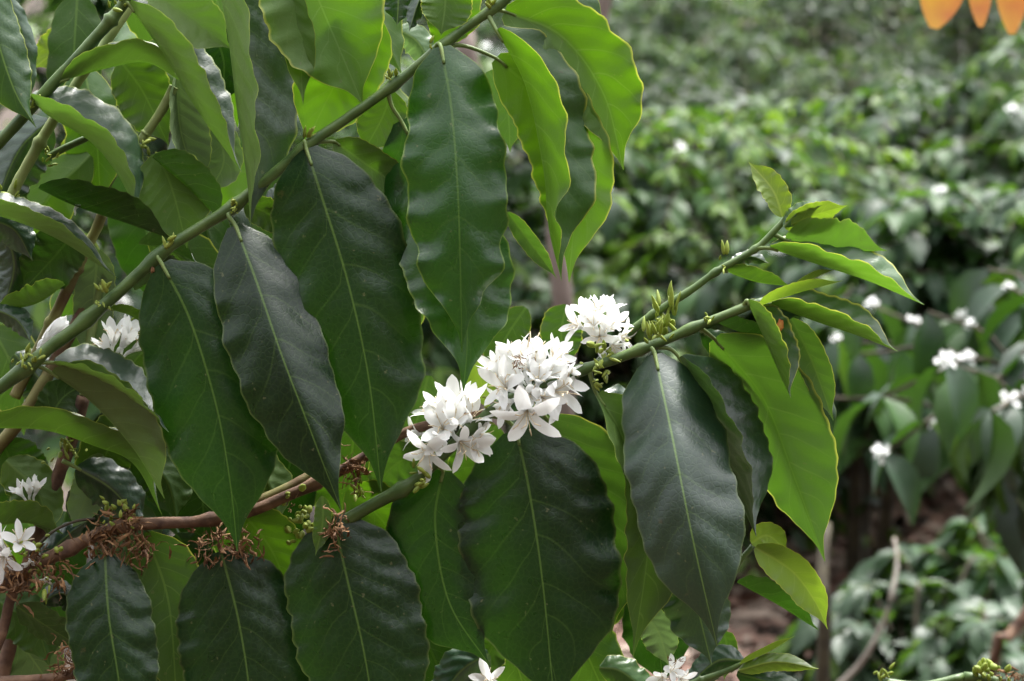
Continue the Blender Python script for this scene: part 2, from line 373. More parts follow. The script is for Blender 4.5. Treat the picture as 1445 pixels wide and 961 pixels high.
def spindle(mb, a, b, r, mi=0, sides=6):
    pl = [a + (b - a) * t for t in (0, .15, .4, .7, .9, 1)]
    tube(mb, pl, [r * .45, r * .85, r, r * .75, r * .35, r * .06], sides, mi)
def buds(br, x, y, z, n, size, d=(0, -1, 0), spread=.8, rad=6, kind='bud', name='bud_cluster', sd=1, fat=.17):
    rg = random.Random(sd * 31 + int(x)); mb = MB()
    for k in range(n):
        b = Vector((x + rg.gauss(0, rad), y + rg.gauss(0, rad), z + rg.gauss(0, rad) - 4))
        dv = Vector(d) + Vector((rg.gauss(0, spread), rg.gauss(0, spread), rg.gauss(0, spread))); dv.normalize()
        l = size * rg.uniform(.6, 1.25)
        spindle(mb, P(*b), P(*(b + dv * l)), l * fat * PX * rg.uniform(.8, 1.3))
    return mb.build(name, M[kind], br, P(x, y, z))
def withered(br, x, y, z, n, size, rad=(16, 12), down=.6, sd=1):
    rg = random.Random(sd * 17 + int(x)); mb = MB()
    for k in range(n):
        p = Vector((x + rg.gauss(0, rad[0]), y + rg.gauss(0, rad[1]), z + rg.gauss(0, 10) - 4))
        dv = Vector((rg.gauss(0, 1), rg.gauss(0, 1) + down, rg.gauss(0, 1))).normalized()
        wv = dv.cross(Vector((rg.random(), rg.random(), rg.random() + .1))).normalized()
        hw = size * rg.uniform(.03, .085); vs = []; n_ = 6; q = p.copy()
        for i in range(n_):
            t = i / (n_ - 1); h = hw * (0.35 + .9 * math.sin(math.pi * (t * .85 + .1)))
            vs += [P(*(q - wv * h)), P(*(q + wv * h * .2 + dv.cross(wv) * h * .7)), P(*(q + wv * h))]
            dv = (dv + Vector((rg.gauss(0, .45), rg.gauss(0, .45) + .12 * down, rg.gauss(0, .45)))).normalized()
            wv = (wv - dv * wv.dot(dv) + Vector((rg.gauss(0, .35), rg.gauss(0, .35), rg.gauss(0, .35)))).normalized()
            q = q + dv * size * rg.uniform(.7, 1.2) / (n_ - 1)
        fs = [(i * 3 + k, i * 3 + k + 1, i * 3 + k + 4, i * 3 + k + 3) for i in range(n_ - 1) for k in (0, 1)]
        mb.add(vs, fs)
    return mb.build('withered_flowers', M['withered'], br, P(x, y, z))

# ------------------------------------------------------------------ the near coffee plant
base_near = P(330, 900, 60); base_near.z = 0.0
near = empty('coffee_plant', base_near, 'large near coffee plant in bloom with big drooping dark green leaves and white flower clusters', 'coffee plant')
far_base = P(-60, 900, 420); far_base.z = 0.0
rear = empty('coffee_plant', far_base, 'coffee plant behind the big one at left, with upright yellow green and brown stems', 'coffee plant')

# upper branch
B1 = branch(near, '-60,585,10 0,546,6 60,500,2 145,432,0 235,352,0 330,290,0 435,205,0 545,128,0 610,75,0 690,15,0 760,-40,0', 9.8, 6.2, 'stemgreen', (.115, .225, .345, .47, .60, .745, .835, .925))
for q in ((435, 196, 5, 16), (553, 112, 5, 15), (330, 284, 4, 13), (237, 344, 4, 17), (146, 414, 4, 20), (38, 505, 5, 14), (690, 8, 5, 16), (608, 66, 3, 10)):
    buds(B1, q[0], q[1], -4, q[2], q[3], (0.1, -1, -.3), .55, 4)
buds(B1, 215, 385, -4, 3, 9, (0.1, -1, -.3), .5, 2, kind='withered')
buds(B1, 40, 510, -8, 14, 13, (-.2, 0, -1), .9, 9); buds(B1, 143, 432, -8, 8, 9, (0, .3, -1), .9, 6); buds(B1, 330, 292, -8, 6, 9, (0, .3, -1), .9, 5)
# big hanging leaves of the upper branch
leaf(B1, '622,66,-22 637,150,-34 646,260,-44 650,370,-44 652,497,-34', 78, -16, (-14, -24), 1, 'maturegreen', wave=.20, pet='612,74,-4 618,62,-14', fq=5.2)
leaf(B1, '566,170,10 605,250,14 650,370,10 660,470,4 654,552,-6', 84, (-20, 28), -22, 1, 'maturegreen', wave=.13, pet='547,128,0 553,150,6')
leaf(B1, '432,210,-12 452,270,-24 492,400,-32 522,540,-32 538,694,-20', 98, -12, (-10, -22), 1, 'mature', wave=.07, pet='436,206,-2 430,198,-8')
leaf(B1, '332,318,-12 362,395,-22 398,500,-30 440,610,-30 482,722,-22', 76, -14, -30, 1, 'mature', arch=78, wave=.07, pet='328,296,-2 322,304,-8')
leaf(B1, '228,372,-12 268,450,-18 305,570,-20 325,680,-20 335,778,-12', 92, -16, -12, 1, 'mature', wave=.05, pet='232,354,-2 222,360,-8')
leaf(B1, '472,200,16 512,228,20 556,262,26 590,318,30', 32, 10, 20, -1, 'mid', wave=.06, pet='445,200,2')
leaf(B1, '552,128,20 540,165,24 512,216,30', 34, 10, 10, -1, 'mid', wave=.06)
leaf(B1, '375,290,25 402,268,28 436,262,30', 17, -30, -30, 1, 'silver')
leaf(B1, '345,285,22 385,305,30 425,325,36', 24, 10, 20, -1, 'mid')
V(B1, '75,512,8 140,538,4 200,577,-6 238,610,-16', 74, 74, 136, 'glossmid', pet='45,512,2', wave=.05)
V(B1, '72,526,14 128,566,14 188,632,10 232,704,6', 66, 30, 140, 'glossmid', pet='45,516,2 58,518,8', wave=.05)
V(B1, '155,436,12 185,446,16 222,470,30', 16, 30, 140, 'mid', pet='148,434,2')
# top right of the upper branch
V(B1, '700,42,-12 742,118,-20 768,235,-24 776,320,-24 792,396,-18', 88, (54, 70), 154, 'glow', pet='688,20,-2', wave=.10, fq=5)
leaf(B1, '700,82,16 772,150,24 810,255,28 803,398,20', 60, 14, -10, -1, 'glow', pet='616,70,2 652,64,8', wave=.08)
leaf(B1, '712,16,18 792,50,30 852,132,40 880,240,44', 64, 26, 22, -1, 'glow', pet='694,12,4', wave=.12, bow=-.1)
leaf(B1, '722,8,34 770,2,40 820,16,46 853,56,50', 36, -40, -20, 1, 'mid', wave=.05)
leaf(B1, '716,300,40 750,345,44 786,393,46', 14, 10, 20, -1, 'bright')
leaf(B1, '598,-14,-6 588,10,-12 577,46,-16', 20, -50, -50, 1, 'silver', quilt=.5)
leaf(B1, '628,-30,6 628,10,4 622,50,0', 40, (20, 30), 10, -1, 'glow', wave=.05, quilt=.5)
leaf(B1, '560,-30,16 562,0,14 560,36,12', 26, -30, -10, 1, 'silver')
leaf(B1, '620,-40,24 640,10,22 612,72,20', 42, 10, 10, -1, 'glow', quilt=.5)
# top centre
leaf(B1, '400,-130,20 446,-10,20 488,90,16 512,148,12', 86, 12, 8, -1, 'glow', wave=.08, quilt=.6)
leaf(B1, '530,20,34 478,110,36 428,210,36', 60, 10, 12, -1, 'glow', wave=.05)
leaf(B1, '392,-50,14 420,50,10 428,148,6', 26, 10, 20, -1, 'mid')
V(B1, '300,-70,0 322,40,-8 336,150,-14 350,250,-14 353,318,-12', 100, (64, 72), (150, 160), 'glossmid', wave=.05)
# lower right branch carrying the flowers
B2 = branch(near, '465,748,20 520,715,10 565,692,2 612,655,0 690,583,0 760,545,0 832,518,0 920,488,0 985,460,0 1050,434,0 1080,425,0', 9.5, 6.5, 'stemgreen', (.17, .35, .60, .73, .84))
B3 = branch(near, '838,520,22 868,488,34 905,456,40 960,418,40 1020,378,40 1070,348,40 1104,314,40 1112,300,40', 6.5, 4.5, 'stemgreen', (.33, .62, .80))
# brown older branch
B4 = branch(near, '-40,850,50 30,808,50 100,772,50 175,742,50 280,735,50 350,722,46 430,688,40 505,652,30 570,612,18 640,592,6 690,583,2', 10.5, 6.5, 'stembrown', (.10, .20, .30, .46, .66))
B5 = branch(near, '-30,960,60 0,900,60 18,838,56 30,806,50', 8, 7.5, 'stembrown')
B6 = branch(near, '300,738,58 340,716,64 405,690,70 470,650,80', 9, 8, 'stempatch')
B7 = branch(near, '0,962,40 60,958,40 110,952,40 160,965,40', 8, 6, 'stembrown')
# leaves of the lower right branch
leaf(B2, '728,608,8 746,685,-6 766,820,-16 784,1010,-16', 117, -14, (-14, -8), 1, 'mature', arch=8, wave=.06, pet='690,586,0 714,592,6', bow=.05)
leaf(B2, '770,588,30 828,690,44 856,790,50 862,900,50', 72, 12, -12, -1, 'bright', wave=.06, pet='730,560,10')
leaf(B2, '842,556,6 880,622,8 914,750,10 893,928,8', 62, (76, 40), (-10, 12), -1, 'mid', wave=.08, pet='832,524,0 836,540,4')
leaf(B2, '924,500,-12 946,600,-22 978,760,-26 1012,912,-14', 84, -22, (-26, -8), 1, 'silver', arch=112, wave=.05, pet='918,490,-2 920,492,-8')
leaf(B2, '955,760,22 985,860,18 1004,938,14', 50, -14, -20, 1, 'silver')
V(B2, '958,504,4 992,575,4 1036,680,6 1067,757,6', 98, (68, 64), 140, 'silver', pet='925,490,0 945,492,4', wave=.04)
leaf(B2, '1008,478,40 1076,560,66 1120,670,66 1164,792,56', 76, (-50, -60), 14, -1, 'bright', wave=.05, pet='988,462,8', quilt=.9)
leaf(B2, '1058,478,90 1132,532,96 1178,642,100', 34, -24, -24, 1, 'mature')
leaf(B2, '990,468,60 1050,510,72 1084,560,78', 24, -10, -30, 1, 'mature', pet='985,462,2')
V(B2, '1054,424,-8 1076,470,-16 1098,520,-20 1116,562,-18', 50, (52, 62), (154, 146), 'fresh', pet='1048,434,0', wave=.05, spot=(1101, 459, -12, 9), label='leaf with a small orange red spot beside its midrib')
leaf(B2, '1116,450,54 1146,510,54 1176,594,52', 24, 20, 10, -1, 'bright', wave=.04)
V(B2, '1088,430,-4 1155,454,-8 1220,476,-8 1267,496,-6', 52, (54, 66), 150, 'fresh', pet='1060,434,0', wave=.05)
V(B2, '1070,432,-14 1124,414,-18 1190,396,-20', 17, 20, 120, 'young', wave=.02)
V(B2, '1120,408,4 1150,392,8 1178,380,10', 10, 20, 130, 'young', wave=.02)
leaf(B2, '848,556,30 884,578,34 906,650,36', 34, -30, -40, 1, 'silver')
leaf(B2, '625,664,16 614,740,20 634,850,22 690,938,14', 74, -14, 0, 1, 'mature', wave=.06, pet='612,655,2')
leaf(B2, '492,690,50 540,735,54 588,808,58', 46, 8, 10, -1, 'glow', wave=.04)
leaf(B2, '592,636,40 550,662,46 524,700,50', 30, 0, 0, -1, 'bright')
leaf(B2, '604,530,44 592,580,46 574,640,48', 30, 0, 0, -1, 'bright')
leaf(B2, '700,600,60 670,660,70 640,720,80', 40, 0, 0, -1, 'mid')
# leaves of the upper twig
V(B3, '1086,350,36 1160,374,28 1232,398,26 1304,430,30', 54, (54, 66), 150, 'fresh', pet='1066,350,40', wave=.06)
V(B3, '1108,338,46 1180,352,52 1252,354,56', 54, 30, 130, 'glossmid', pet='1090,330,42', wave=.07)
leaf(B3, '1108,322,34 1142,306,30 1196,290,28', 20, -50, 20, -1, 'young', wave=.08)
leaf(B3, '1106,320,30 1128,298,26 1160,290,24', 14, -30, -30, 1, 'pale')
leaf(B3, '1104,306,40 1090,268,38 1056,228,36', 21, -10, 34, -1, 'young', wave=.14)
V(B3, '1022,382,44 1068,398,50 1118,404,60', 22, 20, 130, 'mid', pet='1016,380,40')
leaf(B3, '1030,372,56 1058,362,62 1086,372,70', 14, -40, -40, 1, 'silver')
V(B3, '1000,450,30 1050,470,36 1100,474,44', 22, 20, 130, 'mature')
buds(B3, 1024, 358, 38, 2, 18, (.1, -1, 0), .2, 2); buds(B3, 1020, 380, 36, 6, 9, (-.3, .2, -1), .8, 4)
buds(B3, 944, 440, 34, 16, 27, (0, -1, -.1), .3, 9, fat=.10); buds(B3, 938, 462, 30, 14, 22, (0, -.6, -.7), .7, 10)
buds(B2, 930, 470, -4, 16, 22, (0, -1, -.4), .5, 9, fat=.11); buds(B2, 850, 505, 0, 18, 20, (0, -.4, -.6), .9, 14); buds(B2, 846, 530, -6, 12, 14, (0, .2, -1), .9, 9)
buds(B2, 1000, 452, -4, 8, 10, (0, -.4, -1), .8, 5); buds(B2, 700, 575, 4, 12, 16, (0, .3, -.8), .8, 10); buds(B2, 590, 680, -4, 14, 17, (0, -.4, -.6), .9, 12)
# flowers: middle cluster
for q in ((744, 578, -40, (0, .62, -.75), 56, 84, .3), (716, 548, -26, (-.55, -.25, -.8), 46, 70, .9), (706, 528, -10, (-.6, -.8, -.3), 42, 38, .2),
          (742, 522, -16, (-.15, -.95, -.35), 44, 40, 1.2), (760, 540, -26, (.0, -.6, -.8), 42, 34, .5), (780, 552, -26, (.75, .0, -.6), 52, 78, .1),
          (776, 518, -10, (.6, -.75, -.3), 42, 62, .7), (760, 506, 6, (.15, -1, -.1), 40, 44, .2), (730, 508, 8, (-.3, -1, .0), 42, 50, .6),
          (792, 530, 0, (.9, -.5, .1), 36, 60, .4), (722, 566, -20, (-.8, .3, -.5), 40, 66, .1), (752, 530, -6, (.2, -.7, -.6), 44, 30, .6), (734, 540, -14, (-.4, -.6, -.7), 44, 26, .8), (770, 534, -14, (.5, -.5, -.7), 44, 28, .2), (724, 520, 4, (-.6, -.8, 0), 40, 30, .4), (780, 510, 10, (.5, -.85, .1), 40, 34, .9), (748, 556, -28, (.1, .1, -1), 38, 30, .3), (786, 540, -10, (.9, -.2, -.4), 44, 40, .3), (764, 560, -34, (.35, .2, -.9), 40, 60, 1.0)):
    flower(B2, *q[:3], q[3], q[4], q[5], 30, q[6])
# lower left cluster, partly behind the tip of the great dark leaf
for q in ((606, 632, -12, (-.3, .5, -.8), 50, 80, .4), (626, 606, -6, (-.2, -.3, -.9), 46, 44, .9), (640, 580, 4, (0, -1, -.3), 50, 34, .2), (660, 596, 0, (.5, -.7, -.5), 46, 46, .6),
          (648, 622, -14, (.5, .5, -.75), 48, 66, .3), (670, 612, 0, (.85, .1, -.5), 38, 60, .8), (614, 588, 16, (-.6, -.7, 0), 40, 60, .5), (594, 612, 14, (-.9, -.1, -.2), 34, 60, .2), (640, 600, -10, (.1, -.5, -.8), 48, 28, .4), (628, 590, 8, (-.3, -.9, -.3), 50, 26, .1), (656, 580, 12, (.3, -.9, -.2), 46, 28, .7), (662, 620, -6, (.6, .2, -.8), 40, 40, .2), (622, 622, -8, (-.3, .1, -.9), 40, 36, .9)):
    flower(B2, *q[:3], q[3], q[4], q[5], 28, q[6])
# upper twig cluster, a little behind
for q in ((820, 462, 26, (-.75, -.35, -.55), 36, 66, .3), (842, 452, 30, (-.1, -.85, -.5), 38, 52, .8), (862, 462, 28, (.5, -.6, -.6), 38, 60, .2), (846, 474, 22, (0, .2, -1), 36, 64, .6),
          (872, 476, 30, (.85, .0, -.5), 34, 66, .1), (826, 446, 42, (-.4, -.9, .1), 32, 44, .5), (858, 446, 42, (.3, -.95, .1), 32, 44, .9), (862, 484, 24, (.4, .6, -.7), 30, 60, .4), (838, 462, 26, (-.2, -.5, -.85), 38, 30, .2), (854, 466, 26, (.2, -.4, -.9), 38, 34, .7), (848, 444, 40, (0, -1, 0), 34, 34, .4)):
    flower(B3, *q[:3], q[3], q[4], q[5], 24, q[6])
withered(B2, 733, 511, -60, 26, 12, (3.5, 5), .2); withered(B2, 752, 512, -40, 4, 9, (3, 4), .2)
mbk = MB(); rgk = random.Random(5)
for k in range(14):                                        # shrivelled stamens standing out of the top of the cluster
    a = Vector((rgk.choice((705, 742, 750, 758)) + rgk.gauss(0, 4), 502 + rgk.gauss(0, 4), 0)); b = a + Vector((rgk.gauss(-2, 9), -22 + rgk.gauss(0, 6), rgk.gauss(0, 8)))
    tube(mbk, [P(*a), P(*((a + b) / 2 + Vector((rgk.gauss(0, 3), 0, 0)))), P(*b)], [1.3 * PX, 1.1 * PX, .7 * PX], 4)
mbk.build('dry_stamens', M['cream'], B2, P(742, 505, 0))
# leaves and withered blossom of the brown branch
leaf(B4, '148,782,30 154,870,20 168,960,16 178,1050,16', 68, -18, -18, 1, 'mature', arch=34, wave=.05)
leaf(B4, '312,778,26 336,870,18 352,970,14 362,1100,14', 98, -14, -16, 1, 'mature', wave=.04)
leaf(B4, '470,728,6 490,815,-4 516,930,-10 536,1070,-10', 100, -14, -14, 1, 'mature', wave=.05)
leaf(B4, '205,752,64 238,850,66 250,1000,66', 58, 6, 6, -1, 'bright', wave=.03)
leaf(B4, '342,722,66 388,785,70 418,880,72', 48, 6, 8, -1, 'glow', wave=.03)
leaf(B4, '455,700,0 455,740,-4 445,784,-6', 13, 10, 10, -1, 'mid')
leaf(B4, '248,754,90 276,792,96 300,850,100', 30, -10, -10, 1, 'mature')
leaf(B5, '108,660,70 160,692,80 205,748,86', 44, -40, -30, 1, 'silver', pet='88,650,62')
leaf(B5, '24,856,50 70,886,56 118,915,60', 34, -60, 40, -1, 'mature')
leaf(B5, '60,850,66 90,838,70 122,876,76', 26, -40, -40, 1, 'silver')
for q in ((146, 762, 40, 34, (15, 16)), (196, 766, 44, 26, (13, 18)), (314, 764, 34, 34, (26, 12)), (340, 770, 30, 16, (12, 12)), (474, 742, -16, 18, (7, 14)), (500, 662, 26, 20, (8, 14)), (62, 800, 40, 40, (22, 16)), (20, 815, 40, 26, (16, 14)), (92, 935, 36, 20, (12, 12)), (180, 735, 40, 20, (10, 10))):
    withered(B4, q[0], q[1], q[2], int(q[3] * 2.3), 27, q[4], .7)
buds(B4, 165, 728, 40, 26, 10, (0, -.8, -.5), .7, 13, fat=.3); buds(B4, 50, 785, 40, 24, 10, (0, -.6, -.6), .8, 13, fat=.3); buds(B4, 62, 830, 36, 4, 18, (0, .9, -.4), .3, 8)
buds(B4, 425, 730, 50, 26, 13, (.2, -.3, -.8), .8, 15, fat=.32); buds(B4, 430, 745, 50, 12, 14, (.3, .3, -.8), .8, 12, fat=.3); buds(B4, 500, 690, 20, 10, 14, (0, .3, -.8), .8, 8)
withered(B4, 415, 716, 46, 8, 12, (8, 5), .2)
flower(B4, 6, 785, 30, (-.2, .3, -.9), 40, 72, 20, .4); flower(B4, 26, 768, 36, (.4, -.5, -.7), 38, 60, 20, .2); flower(B4, 4, 770, 40, (-.5, -.7, -.4), 34, 50, 20, .2)
flower(B4, 42, 790, 34, (.2, .8, -.5), 16, 70, 8, .2); flower(B4, 66, 815, 30, (.1, .6, -.7), 12, 60, 8, .2)
mbt = MB(); tube(mbt, [P(*q) for q in cr([(42, 782, 36), (72, 752, 30), (105, 736, 28), (134, 732, 36)], 16)], 2.2 * PX, 6); mbt.build('dead_twig', M['darkstem'], B4, P(42, 782, 36))
# lowest shoot
B8 = branch(near, '930,985,30 985,962,30 1030,944,30 1048,936,30', 6, 4, 'stemgreen', (.5,))
leaf(B8, '1042,946,20 1095,934,14 1156,944,10', 19, -42, -42, 1, 'young', wave=.04, quilt=1.6)
V(B8, '1044,938,22 1084,920,22 1122,897,22', 11, 30, 130, 'young', wave=.02)
leaf(B8, '1050,932,30 1010,934,34 966,975,38', 26, -30, -30, 1, 'silver')
leaf(B8, '1040,950,34 1095,966,36 1150,985,38', 24, -30, -30, 1, 'mature')
leaf(B8, '846,942,30 878,948,26 930,990,20', 30, -20, -35, 1, 'bright')
leaf(B8, '904,866,70 928,890,74 944,940,80', 26, 0, 0, -1, 'pale')
leaf(B8, '690,922,60 650,948,64 612,1000,70', 44, -34, -34, 1, 'silver', quilt=2.0)
leaf(B8, '700,905,90 676,940,94 640,980,100', 30, 0, 0, -1, 'bright')
for q in ((945, 946, 26, (.4, -.3, -.8), 30, 50), (935, 955, 24, (-.3, .1, -.9), 28, 40), (958, 955, 26, (.6, .3, -.7), 26, 60), (692, 962, 50, (-.2, -.4, -.9), 36, 60)):
    flower(B8, *q[:3], q[3], q[4], q[5], 20, .3)
withered(B8, 950, 935, 18, 10, 12, (8, 4), .1)
# right hand yellow green leaves of the low shoot behind the grey leaf
B9 = branch(near, '990,960,66 1010,880,64 1040,800,60 1062,770,58', 5, 4, 'stemgreen')
leaf(B9, '1066,772,56 1118,806,52 1150,848,50 1168,888,48', 28, 10, 22, -1, 'young', wave=.06)
leaf(B9, '1060,766,64 1084,756,66 1112,780,68', 20, 10, 10, -1, 'young')
V(B9, '1040,822,70 1096,852,74 1156,890,78', 36, 34, 132, 'mature')
leaf(B9, '1020,890,76 1026,915,80 1022,960,84', 16, 10, 10, -1, 'bright')

# ------------------------------------------------------------------ the plant just behind at the left
S1 = branch(rear, '-10,1010,130 40,800,130 72,700,128 100,625,126 118,560,124', 11, 9.5, 'stembrown', (.62,), label='brown bark upright stem')
S2 = branch(rear, '118,560,124 128,470,150 150,380,160', 7, 6, 'stemyellow')
S3 = branch(rear, '20,560,150 70,460,140 110,375,130 145,300,125', 8.5, 8, 'stempatch', (.4, .7), label='yellow green stem with dark brown bark patches')
S4 = branch(rear, '-20,222,70 28,170,66 75,118,62 125,65,58 172,8,54 200,-30,52', 8.5, 8.5, 'stemgreen', (.78,))
S5 = branch(rear, '10,290,100 40,230,100 90,145,104 150,60,110 190,0,114', 8, 7.5, 'stemyellow', (.3,))
S6 = branch(rear, '200,200,96 222,165,94 246,122,92', 7, 7, 'stemyellow', (.15,))
S7 = branch(rear, '-10,640,140 30,590,140 60,540,140 96,478,150 128,410,170', 10, 9, 'stempatch')
S8 = branch(rear, '70,220,120 100,205,116 130,190,116', 5, 5, 'stemgreen')
for q in ((170, 6, 50), (208, 205, 90), (70, 222, 116), (12, 278, 96), (95, 630, 120), (40, 150, 60)): buds(S5, q[0], q[1], q[2], 9, 14, (0, -.6, -.6), .8, 8)
buds(S1, 92, 630, 118, 22, 14, (0, -.2, -.8), .8, 14)
V(S4, '180,4,48 232,76,40 278,152,32 341,243,26', 66, (46, 58), 150, 'glossmid', wave=.05, pet='172,8,54')
V(S4, '88,114,60 150,96,62 208,88,66 260,118,66', 46, 40, 140, 'glossmid', wave=.04, pet='75,118,62')
leaf(S4, '212,-14,60 270,24,62 328,70,66', 40, 14, 14, -1, 'glossmid', wave=.04)
V(S4, '42,135,54 66,160,48 130,200,40 170,250,36 196,306,34', 74, (62, 68), (150, 140), 'glossmid', wave=.05, pet='48,142,58')
leaf(S4, '-30,-50,40 -2,60,34 22,130,32 51,180,30', 44, -10, -30, 1, 'mid', wave=.05)
leaf(S4, '10,-6,60 34,60,62 40,158,64', 20, -30, -30, 1, 'silver')
leaf(S5, '70,170,130 26,215,136 -10,300,140', 56, -40, -30, 1, 'silver')
leaf(S5, '170,86,120 202,130,122 238,205,124', 42, 6, 6, -1, 'mid')
leaf(S6, '248,104,100 256,190,104 286,275,108', 42, (70, 60), 10, -1, 'pale', wave=.03, quilt=1.5)
leaf(S6, '300,170,120 316,226,122 292,276,124', 28, 0, 0, -1, 'pale', quilt=1.5)
leaf(S6, '222,215,70 244,270,72 264,350,74', 54, 8, 8, -1, 'mid', wave=.03)
V(S6, '215,222,50 262,262,50 318,318,50', 44, 20, 140, 'mature', wave=.04)
V(S8, '54,266,60 112,292,54 190,318,48 247,340,44', 58, (46, 34), 128, 'mature', wave=.04)
V(S8, '-70,286,36 20,310,30 92,342,26 166,392,22', 62, (62, 66), 128, 'glossmid', wave=.04)
leaf(S3, '-24,306,90 20,324,90 46,368,92', 30, -30, -30, 1, 'silver')
leaf(S3, '12,334,110 20,380,112 4,440,114', 36, -30, -30, 1, 'silver')
leaf(S3, '104,330,116 70,370,118 30,412,120', 42, 6, 6, -1, 'mature')
VL(S3, '92,402,100 46,430,100 -14,436,100', 34, 30, 140, 'mid')
leaf(S3, '-14,434,90 24,452,88 44,484,86', 24, -46, -30, 1, 'silver')
leaf(S2, '138,352,150 132,430,154 126,520,158', 30, 0, 0, -1, 'pale')
V(S7, '-30,604,70 60,606,64 132,628,58 190,655,52 229,728,46', 52, (40, 52), 134, 'mid', wave=.05)
leaf(S1, '62,606,120 88,562,120 120,542,124', 30, 6, 6, -1, 'mature')
V(S1, '-24,744,90 40,738,86 90,754,84', 44, 36, 120, 'mid')
leaf(S1, '142,640,130 126,690,134 102,752,136', 26, 0, 0, -1, 'pale')
leaf(S1, '58,800,130 84,765,130 126,732,134', 26, -40, -40, 1, 'silver')
leaf(S1, '6,876,140 40,922,144 84,985,148', 44, 0, 0, -1, 'pale')
leaf(S1, '2,620,150 20,660,150 60,720,150', 46, 0, 0, -1, 'mature')
leaf(S1, '186,590,140 150,640,140 140,720,150', 40, 0, 0, -1, 'mid')
V(S2, '190,410,110 235,390,116 290,420,120', 40, 40, 134, 'silver')
V(S2, '196,345,110 235,350,110 280,372,110', 30, 40, 130, 'silver')
for q in ((172, 490, 60, (.55, -.8, -.3), 44, 26), (160, 486, 66, (.1, -.95, -.3), 40, 30), (188, 494, 58, (.8, -.5, -.3), 40, 26), (152, 498, 66, (-.3, -.9, -.3), 34, 40), (178, 482, 72, (.4, -.9, 0), 38, 30)):
    flower(S2, *q[:3], q[3], q[4], q[5], 26, .3)
for q in ((62, 480, 60, (.7, -.6, -.3), 44, 10), (70, 476, 64, (.75, -.55, -.3), 42, 12), (58, 490, 58, (.6, -.7, -.4), 36, 12)):
    flower(S3, *q[:3], q[3], q[4], q[5], 18, .3, stam=False)
for q in ((42, 698, 100, (0, -1, -.3), 28, 34), (50, 696, 100, (.3, -1, -.3), 28, 30), (32, 700, 100, (-.6, -.8, -.3), 26, 40)):
    flower(S1, *q[:3], q[3], q[4], q[5], 18, .3)
flower(S3, 108, 292, 70, (.3, -.6, -.6), 28, 50, 16, .3)
# more of the same plant further in, out of focus
rg = random.Random(21); OUT = [S1, S2, S3, S5, S6, S7]
spots = [(x + rg.uniform(-28, 28), y + rg.uniform(-28, 28)) for y in range(-10, 960, 118) for x in range(10, 520, 92)]
for (x, y) in spots:
    if x > 430 and y > 420: continue
    zz = rg.uniform(170, 420); a = rg.uniform(-.9, .9); l = rg.uniform(150, 215)
    e = (x + math.sin(a) * l, y + math.cos(a) * l); mx = (x + math.sin(a * 1.4) * l * .5, y + math.cos(a * 1.4) * l * .45)
    up = 1 if rg.random() < .45 else -1
    leaf(OUT[int(rg.random() * 6)], f'{x},{y},{zz} {mx[0]},{mx[1]},{zz - 10} {e[0]},{e[1]},{zz + 10}', rg.uniform(38, 54), rg.uniform(-50, 10), rg.uniform(-50, 10), up,
         rg.choice(('mid', 'glow', 'silver', 'mature', 'mid', 'bright')), rows=22)
leaf(S1, '270,650,220 285,700,220 290,790,224', 46, 0, 0, -1, 'mature'); leaf(S4, '300,40,130 316,90,134 310,150,138', 34, 6, 6, 1, 'mature')
for q in ((8,650,110,70,760,'mid'),(100,690,150,150,790,'silver'),(190,640,120,250,735,'mature'),(330,640,110,395,740,'mid'),(20,500,150,70,600,'silver'),(60,330,170,140,440,'mid'),(0,850,90,70,940,'mature'),(250,800,130,300,900,'mature')):
    leaf(S3, f'{q[0]},{q[1]},{q[2]} {(q[0]+q[3])/2+14},{(q[1]+q[4])/2-10},{q[2]-4} {q[3]},{q[4]},{q[2]}', 40, -24, -34, 1 if q[5] == 'silver' else -1, q[5])
leaf(S5, '118,50,420 84,68,420 48,96,420', 30, 0, 0, -1, 'young')
leaf(S5, '120,190,300 100,215,300 90,245,300', 18, 0, 0, -1, 'young')
leaf(B2, '742,434,260 712,480,262 690,536,266', 26, 0, 0, -1, 'bright'); leaf(B2, '800,430,260 792,470,262 800,520,266', 30, 0, 0, -1, 'bright'); leaf(B2, '664,500,160 676,530,162 690,580,166', 22, 0, 0, -1, 'young')
leaf(B1, '560,150,240 566,200,244 578,270,248', 32, 0, 0, -1, 'pale'); leaf(B1, '560,40,300 590,60,300 612,100,300', 26, -30, -30, 1, 'pale'); leaf(B1, '690,100,260 715,150,264 720,215,268', 30, 0, 0, -1, 'bright')
for (x, y, zz) in ((420, 620, 160), (500, 600, 180), (560, 720, 150), (640, 640, 170), (560, 820, 150), (700, 840, 160), (860, 740, 140), (800, 860, 170), (920, 800, 120), (400, 800, 140), (600, 900, 150)):
    a = rg.uniform(-.5, .5); l = 190
    leaf(B4, f'{x},{y},{zz} {x + math.sin(a) * l * .5},{y + l * .45},{zz} {x + math.sin(a) * l},{y + l * .9},{zz + 8}', rg.uniform(44, 58), -10, -10, rg.choice((1, -1)), rg.choice(('mature', 'mid')), rows=22)
